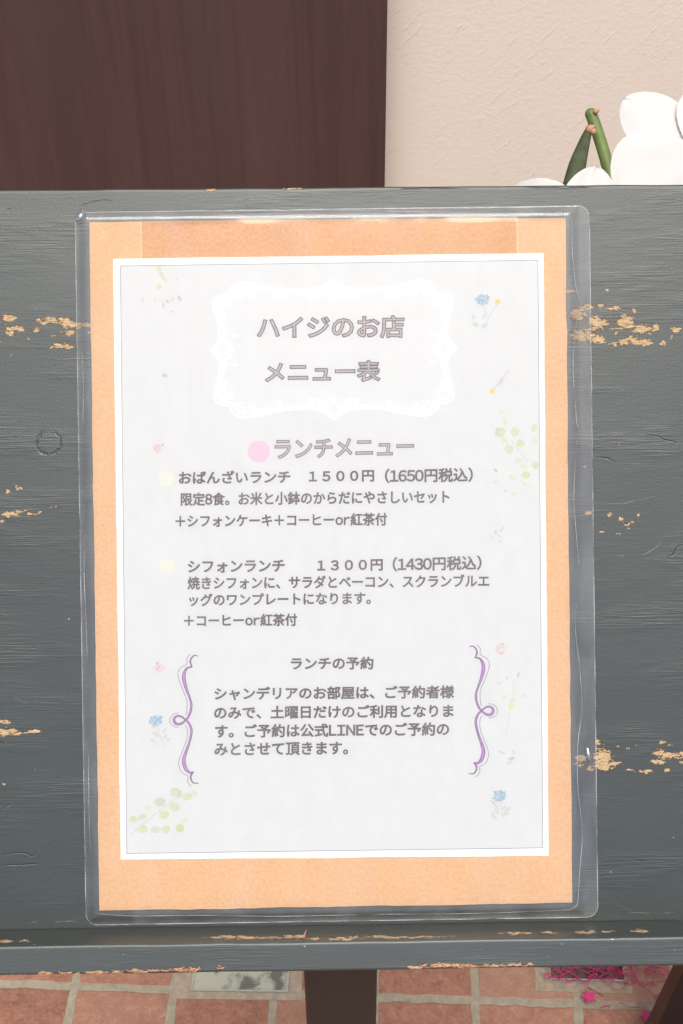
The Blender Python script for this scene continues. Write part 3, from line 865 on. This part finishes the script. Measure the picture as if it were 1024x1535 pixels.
flower_print([(238, 403, 4, 3.5, 30, (228, 238, 176)), (242, 411, 4, 3, 60, LG), (246, 418, 4.5, 2.6, 55, LG), (238, 430, 3.5, 4.5, 10, (232, 240, 170)), (214, 449, 4, 2.2, -55, LV), (269, 447, 5, 2.6, 60, (210, 210, 222)),
              (232, 449, 3, 1.2, 80, GR), (245, 458, 4, 1.6, 75, (214, 216, 216)), (251, 452, 3.2, 1.7, 60, (206, 208, 212)), (259, 449, 3.5, 1.4, -60, GR), (258, 467, 4, 1.3, 0, GR), (261, 403, 2.5, 1.5, 20, PG), (266, 419, 2, 1.6, 0, GR)],
             [(LG, [(236, 400), (242, 412), (250, 424)], 2.4)])
flower_print([(247, 563, 4.5, 3, 0, (206, 214, 230)), (247, 562, 2, 1.5, 0, (188, 200, 222))])
flower_print(thistle(234, 1080)+leaves(240, 1104, 9, 5), [(GR, [(236, 1090), (240, 1104), (246, 1118)], 1.3)])
flower_print(thistle(749, 1193)+leaves(750, 1218, 9, 9), [(GR, [(750, 1202), (752, 1214), (754, 1228)], 1.3)])
flower_print([(768, 1050, 4, 3, 0, PG), (766, 1058, 4, 5, 0, (236, 242, 176)), (756, 1046, 3, 4, 30, PG), (784, 1043, 4, 3, -20, PG), (777, 1012, 2, 4.5, 15, LV), (778, 1010, 1.2, 2.5, 15, (196, 198, 214)), (760, 1016, 1.6, 4, -25, GR), (748, 1024, 3, 1.6, 20, GR),
              (752, 1128, 6, 1.8, 25, GR), (767, 1137, 5, 2.2, -15, (208, 210, 210)), (764, 1143, 5, 1.8, -30, GR), (770, 1127, 4, 1.5, 60, GR)],
             [(PG, [(771, 1018), (768, 1042), (765, 1062), (762, 1080), (758, 1104)], 1.6), (PG, [(776, 1016), (772, 1040), (767, 1056)], 1.2)])
flower_print([(264, 1188, 9, 6.5, 30, (212, 224, 188)), (262, 1189, 6, 4.5, 30, LG), (280, 1194, 8, 6, -10, LG), (240, 1202, 8, 7.5, 0, (216, 228, 200)), (262, 1210, 8, 7, 10, LG), (246, 1221, 7.5, 6, -10, (226, 238, 178)), (292, 1190, 5, 5, 0, PG),
              (200, 1228, 6, 5, 0, (226, 238, 178)), (214, 1224, 7, 4, -20, (220, 230, 204)), (214, 1243, 7.5, 6, 0, (224, 238, 176)), (233, 1244, 7, 5, 0, (226, 232, 212)), (249, 1243, 6.5, 6, 0, LG), (270, 1241, 6.5, 6.5, 0, (216, 234, 160)), (276, 1230, 5, 4, 0, PG), (222, 1210, 5, 4, 0, PG)],
             [((222, 226, 212), [(196, 1252), (218, 1232), (240, 1215), (262, 1198)], 1.4)])

# clear pouch
KC = [(134, 333), (848, 327), (858, 1353), (149, 1365)]
PC = [bp(113, 319), bp(883, 309), bp(896, 1374), bp(129.5, 1386)]
PCv = [Vector(p) for p in PC]
def rounded(c, rad, n=8):
    out = []
    for i in range(4):
        p, a, b = c[i], c[i-1], c[(i+1) % 4]
        u = (a-p).normalized(); w_ = (b-p).normalized(); cc = p+(u+w_)*rad
        for k in range(n+1):
            t = math.pi/2*k/n
            out.append(cc-w_*rad*math.cos(t)-u*rad*math.sin(t))
    return out
kin = [Vector(bp(*p)) for p in KC]
def inset(p):  # signed distance outwards from the card
    d = -1
    for i in range(4):
        a, b = kin[i], kin[(i+1) % 4]
        e = (b-a).normalized(); nrm = Vector((-e.y, e.x))
        d = max(d, (p.x-a.x)*nrm.x+(p.y-a.y)*nrm.y)
    return d
NU, NV = 230, 320
zout, zin = .0006, .00205
V, F = [], []
rad = 17*S
def sstep(t): t = min(max(t, 0), 1); return t*t*(3-2*t)
for j in range(NV+1):
    for i in range(NU+1):
        # concentrate columns and rows in the margins
        def warp(t): return .5-.5*math.cos(math.pi*t)
        a, b = warp(i/NU), warp(j/NV)
        p = PCv[0].lerp(PCv[1], a).lerp(PCv[3].lerp(PCv[2], a), b)
        # round the corners
        for k in range(4):
            c, l, r_ = PCv[k], PCv[k-1], PCv[(k+1) % 4]
            u = (l-c).normalized(); w_ = (r_-c).normalized(); d = p-c
            x, y = d.dot(u), d.dot(w_)
            if x < rad and y < rad:
                q = Vector((rad-x, rad-y)); m_ = max(abs(q.x), abs(q.y))
                if q.length > 1e-9:
                    q = q/q.length*m_
                p = c+u*(rad-q.x)+w_*(rad-q.y)
        d = inset(p)
        wv = mnoise.noise((p.x*24, p.y*24, 1.0)); wv2 = mnoise.noise((p.x*90, p.y*22, 6.0))
        h = zout+(zin-zout)*sstep(1-(d-.0006)/.0052)
        mg = sstep((d+.002)/.003)
        h += mg*(.00022*wv+.00010*wv2)
        V.append((p.x, p.y, max(h, .0003)))
for j in range(NV):
    for i in range(NU):
        a = j*(NU+1)+i; F.append((a, a+NU+1, a+NU+2, a+1))
pouch = on_board('pouch', V, F, M_FILM, menu, True)
rim = [(p.x, p.y, zout+.0001) for p in rounded(PCv, rad)]
v, f = tube(rim, .00022, 6, True)
on_board('sealed_edge', v, f, M_RIM, pouch, True)  # whitish bead along the pouch edge, its highlight put into the colour
SEAMS = [[(300,317),(500,316.5),(640,319),(790,322),(842.5,322.6),(853,328),(857,337.5),(856.5,354.7),(856.6,378),(859,401.5),(863,432),(867,447)],
         [(863,484),(860,511),(858,539),(859,579),(862,611),(864,635),(868,641)], [(864,660),(861,700),(859,750),(863,800),(867,847)],
         [(863,905),(861,929),(863,960),(868,1000),(872,1060),(865,1115),(865,1175),(872,1248),(868,1304),(865,1348),(861,1357),(848,1362)],
         [(140,1366),(200,1371),(300,1370),(420,1372),(560,1369),(700,1368),(860,1362)],
         [(124,520),(126,580),(125,640)], [(128,800),(127,860),(130,930),(132,990)], [(134,1130),(134,1200),(137,1290)],
         [(420,323.5),(520,322),(600,321)]]
parts = []
for k, s_ in enumerate(SEAMS):
    pts = spline_px(s_, 6); n = len(pts)
    P = []
    for x, y in pts:
        p = Vector(bp(x, y)); d = inset(p)
        P.append((p.x, p.y, zout+(zin-zout)*sstep(1-(d-.0006)/.0052)+.00015))
    tp = [.00006+.00013*math.sin(math.pi*min(max(i/(n-1), .02), .98))*(0.75+.5*mnoise.noise((i*.3, k, 0))) for i in range(n)]
    on_board('seam_crease', *tube(P, tp, 5), M_SEAM, pouch, True)
# lifted corner of the pouch and a dent at the right margin that catch the light
def dome(px, py, rx, ry, h, ang, z0):
    c = Vector(bp(px, py)); V, F = [], []
    n, m = 8, 20; ca, sa = math.cos(math.radians(ang)), math.sin(math.radians(ang))
    for i in range(n+1):
        t = i/n
        for k in range(m):
            q = 2*math.pi*k/m; x, y = rx*S*t*math.cos(q), ry*S*t*math.sin(q)
            V.append((c.x+x*ca-y*sa, c.y+x*sa+y*ca, z0+h*math.cos(t*math.pi/2)))
    for i in range(n):
        for k in range(m):
            l = (k+1) % m; F.append((i*m+k, i*m+l, (i+1)*m+l, (i+1)*m+k))
    return V, F
t = NT('curled_film'); gl = t.n('BsdfGlossy'); gl.inputs['Roughness'].default_value = .12; tr = t.n('BsdfTransparent'); tr.inputs[0].default_value = (.82, .88, .95, 1)
m_ = t.n('MixShader'); m_.inputs[0].default_value = .4; t.l(tr.outputs[0], m_.inputs[1]); t.l(gl.outputs[0], m_.inputs[2]); t.l(m_.outputs[0], t.out.inputs[0]); M_CURL = t.m
on_board('curled_corner', *dome(121.5, 326, 7.5, 11, .0014, -28, .0010), M_CURL, pouch, True)
on_board('dent', *dome(882, 1134, 4.5, 13, .0010, 8, .0011), M_CURL, pouch, True)

# ------------------------------------------------------------------ flower stand and orchid
LA = at_floor(944, 1585)                        # far left foot corner of the visible leg
cabx, caby = LA.x, LA.y+.14
cab = empty('flower_stand', Matrix.Translation((cabx+.17, caby, 0)))
tag(cab, 'dark brown wooden stand at the right edge beside the pink netting', 'stand')
CABH = .60
for sx, sy in ((-1, -1), (1, -1), (-1, 1), (1, 1)):
    V = []
    for z in (0, CABH):
        lean = .085*z
        for dy in (.027, .045):
            for dx in (0, .075):
                V.append(((-.17+dx+lean)*(1 if sx < 0 else -1), (-.185+dy)*(1 if sy < 0 else -1), z))
    F = [(0, 2, 3, 1), (4, 5, 7, 6), (0, 1, 5, 4), (2, 6, 7, 3), (0, 4, 6, 2), (1, 3, 7, 5)]
    if sx*sy < 0: F = [q[::-1] for q in F]
    o = mesh_obj('leg', V, F, [M_CAB, M_CABLIT], cab)
    o.data.polygons[4].material_index = 1; o.data.polygons[5].material_index = 1
v, f = box(0, 0, CABH+.0095, .30, .40, .019)
bevel(mesh_obj('top', v, f, M_CAB, cab), .003)
POT = Vector((cabx+.17, caby+.08, CABH+.019))
orch = empty('potted_orchid', Matrix.Translation(POT))
tag(orch, 'white moth orchid with green stems arching behind the top of the board', 'orchid')
v, f = lathe([(.001, 0.0), (.055, 0.0), (.062, .01), (.075, .13), (.078, .135), (.072, .135), (.068, .12), (.001, .118)], (0, 0, 0))
mesh_obj('pot', v, f, M_POT, orch, True)
def loc(p): return Vector(p)-POT
def leaf(a, L, w):
    V, F = [], []
    for i in range(13):
        t = i/12; r_ = L*t; zz = .12+.10*math.sin(t*2.4)-.05*t*t
        ww = w*math.sin(math.pi*min(t*.93+.07, 1))**.7
        for s_ in (-1, 0, 1):
            x, y = r_, s_*ww
            V.append((x*math.cos(a)-y*math.sin(a), x*math.sin(a)+y*math.cos(a), zz+abs(s_)*.010))
        if i: F += [(3*i-3, 3*i-2, 3*i+1, 3*i), (3*i-2, 3*i-1, 3*i+2, 3*i+1)]
    o = mesh_obj('leaf', V, F, M_LEAF, orch, True)
    sm = o.modifiers.new('thick', 'SOLIDIFY'); sm.thickness = .002
for a in (.2, 1.4, 2.7, 4.3, 5.4): leaf(a, .17, .03)
DS = .76
top_ = at_depth(884, 166, DS)
p_ = [Vector((0, 0, .115)), Vector((-.02, -.01, .22)), loc(at_depth(955, 420, DS+.015)), loc(at_depth(926, 312, DS)), loc(at_depth(908, 238, DS)), loc(at_depth(893, 190, DS)), loc(at_depth(886, 171, DS))]
c_ = catmull(p_, 8); n = len(c_)
dv = (c_[-1]-c_[-3]).normalized(); rr = [.0037-.0003*i/n for i in range(n)]
for k in range(1, 8):
    q = math.pi/2*k/7; c_.append(c_[n-1]+dv*.0034*math.sin(q)); rr.append(max(.0034*math.cos(q), .0002))
v, f = tube(c_, rr, 14)
mesh_obj('stem', v, f, M_STEM, orch, True)
p2 = [loc(at_depth(886.5, 186, DS-.005)), loc(at_depth(880, 202, DS-.008)), loc(at_depth(872, 226, DS-.015)), loc(at_depth(863, 256, DS-.03)), loc(at_depth(845, 320, DS-.05))]
c_ = catmull(p2, 6)
v, f = tube(c_, [.0013+.0036*min(1, i/17) for i in range(len(c_))], 12)
mesh_obj('spur', v, f, M_STEM2, orch, True)
def bract(px, py, rx, d, up):
    V, F = lathe([(.0002, -rx), (rx*.8, -rx*.5), (rx, 0), (rx*.7, rx*.7), (.0002, rx*1.5)], (0, 0, 0), 10)
    c = loc(at_depth(px, py, d)); M_ = Matrix.Rotation(up, 3, 'Y')
    return [c+M_ @ Vector(q) for q in V], F
v, f = join_lists([bract(883.5, 194, .0026, DS-.009, .9), bract(889, 197, .0021, DS-.009, -.7), bract(893, 167, .0017, DS-.004, 1.1)])
mesh_obj('bract', v, f, M_NODE, orch, True)

def petal(L, W, shape, cup, n=14, m=12, ruff=.0, seed=0):
    """petal along +x from the flower's heart, facing +z"""
    V, F = [], []
    for i in range(n+1):
        t = math.sin(math.pi/2*i/n)
        wd = W*shape(t)
        for k in range(m+1):
            s_ = -1+2*k/m
            x = L*t; y = wd*s_
            z = cup*(t*t*L*.9) - .09*wd*s_*s_ + ruff*t*mnoise.noise((s_*1.7+seed, t*2.2, seed))
            V.append(Vector((x, y, z)))
    for i in range(n):
        for k in range(m):
            a = i*(m+1)+k; F.append((a, a+1, a+m+2, a+m+1))
    return V, F
def sh_round(t):
    return .22+.78*math.sin(math.pi/2*t/.5)**.8 if t < .5 else math.sqrt(max(1-((t-.5)/.5)**2, 0))+.004
def sh_oval(t):
    return .34+.66*math.sin(math.pi/2*t/.5) if t < .5 else max(1-((t-.5)/.5)**2, 0)**.62+.02
def flower(px, py, d, rotd, tilt_x, tilt_y, k=1.0, seed=0, dors=.0205):
    c = loc(at_depth(px, py, d))
    r0 = Matrix(((CX[0], CY[0], -FWD[0]), (CX[1], CY[1], -FWD[1]), (CX[2], CY[2], -FWD[2])))
    R = r0 @ Matrix.Rotation(math.radians(tilt_x), 3, 'X') @ Matrix.Rotation(math.radians(tilt_y), 3, 'Y')
    fl_ = empty('flower'); fl_.parent = orch; fl_.location = c
    def put(name, ang, L, W, shp, cup, z0, m, ru, sd):
        V, F = petal(L*k, W*k, shp, cup, ruff=ru, seed=sd)
        Rz = Matrix.Rotation(math.radians(ang+rotd), 3, 'Z')
        V = [R @ (Rz @ q+Vector((0, 0, z0))) for q in V]
        mesh_obj(name, V, F, m, fl_, True)
    put('sepal', 90, .0475, dors, sh_oval, -.12, -.0016, M_PETAL, .002, seed+1)
    put('sepal', 218, .036, .0140, sh_oval, -.10, -.0016, M_PETAL, .002, seed+2)
    put('sepal', 322, .036, .0140, sh_oval, -.10, -.0016, M_PETAL, .002, seed+3)
    put('petal', 14, .040, .0200, sh_round, .05, .0010, M_PETAL, .004, seed+4)
    put('petal', 166, .050, .0290, sh_round, .05, .0010, M_PETAL, .004, seed+5)
    put('lip', 270, .018, .007, sh_oval, .5, .004, M_LIP, .002, seed+6)
flower(1046, 229, .690, 51, -3, 4, 1.0, 1, .0160)
flower(871, 383, .668, -11, 0, 0, 1.0, 9, .0150)
# pedicels join the blooms to the stem
for px, py, d, qx, qy in ((1046, 229, .694, 926, 312), (871, 383, .672, 845, 320)):
    a = loc(at_depth(px, py, d)); b = loc(at_depth(qx, qy, DS if qy != 320 else DS-.05))
    mid = (a+b)/2+Vector((0, .025, .0))
    v, f = tube(catmull([b, mid, a], 8), .0016, 8)
    mesh_obj('pedicel', v, f, M_STEM, orch, True)

# ------------------------------------------------------------------ pink netting lying on the paving
rs = random.Random(11)
net0 = at_floor(905, 1490)
net = empty('pink_netting', Matrix.Translation(net0))
tag(net, 'bright pink string netting with small stars heaped on the tiles', 'netting')
parts = []
def netpt(px, py, z): return at_floor(px, py, z)-net0
nodes = {}
for j in range(14):
    for i in range(17):
        px = 818+i*11.5+rs.uniform(-5, 5); py = 1408+j*10.5+rs.uniform(-4.5, 4.5)
        dens = 1.0 if py < 1474 else .62-.004*(py-1474)-(.5 if px < 870 else 0)
        if rs.random() < dens: nodes[i, j] = (px, py, rs.uniform(.002, .013))
for (i, j), a in nodes.items():
    for di, dj in ((1, 0), (0, 1), (1, 1), (1, -1), (2, 1)):
        b = nodes.get((i+di, j+dj))
        if b is None or rs.random() < .36: continue
        A, B = netpt(*a), netpt(*b)
        mid = (A+B)/2+Vector((rs.uniform(-.004, .004), rs.uniform(-.004, .004), rs.uniform(-.002, .003)))
        mid.z = max(mid.z, .002)
        parts.append(tube(catmull([A, mid, B], 5), rs.choice((.00022, .0003, .0003, .00045)), 5))
v, f = join_lists(parts)
mesh_obj('cord_mesh', v, f, M_PINK, net, True)
for px, py, sz in ((883, 1494, .0085), (968, 1523, .0065)):
    c = netpt(px, py, .010); V = []
    for zz in (.0008, -.0008):
        for k in range(10):
            a = math.pi/2+math.pi*k/5+.3; q = sz*(1 if k % 2 == 0 else .45)
            V.append(c+Vector((q*math.cos(a), q*math.sin(a)*1.0, zz)))
    F = [tuple(range(10)), tuple(range(10, 20))[::-1]]+[(k, 10+k, 10+(k+1) % 10, (k+1) % 10) for k in range(10)]
    mesh_obj('star', V, F, M_PINK, net)
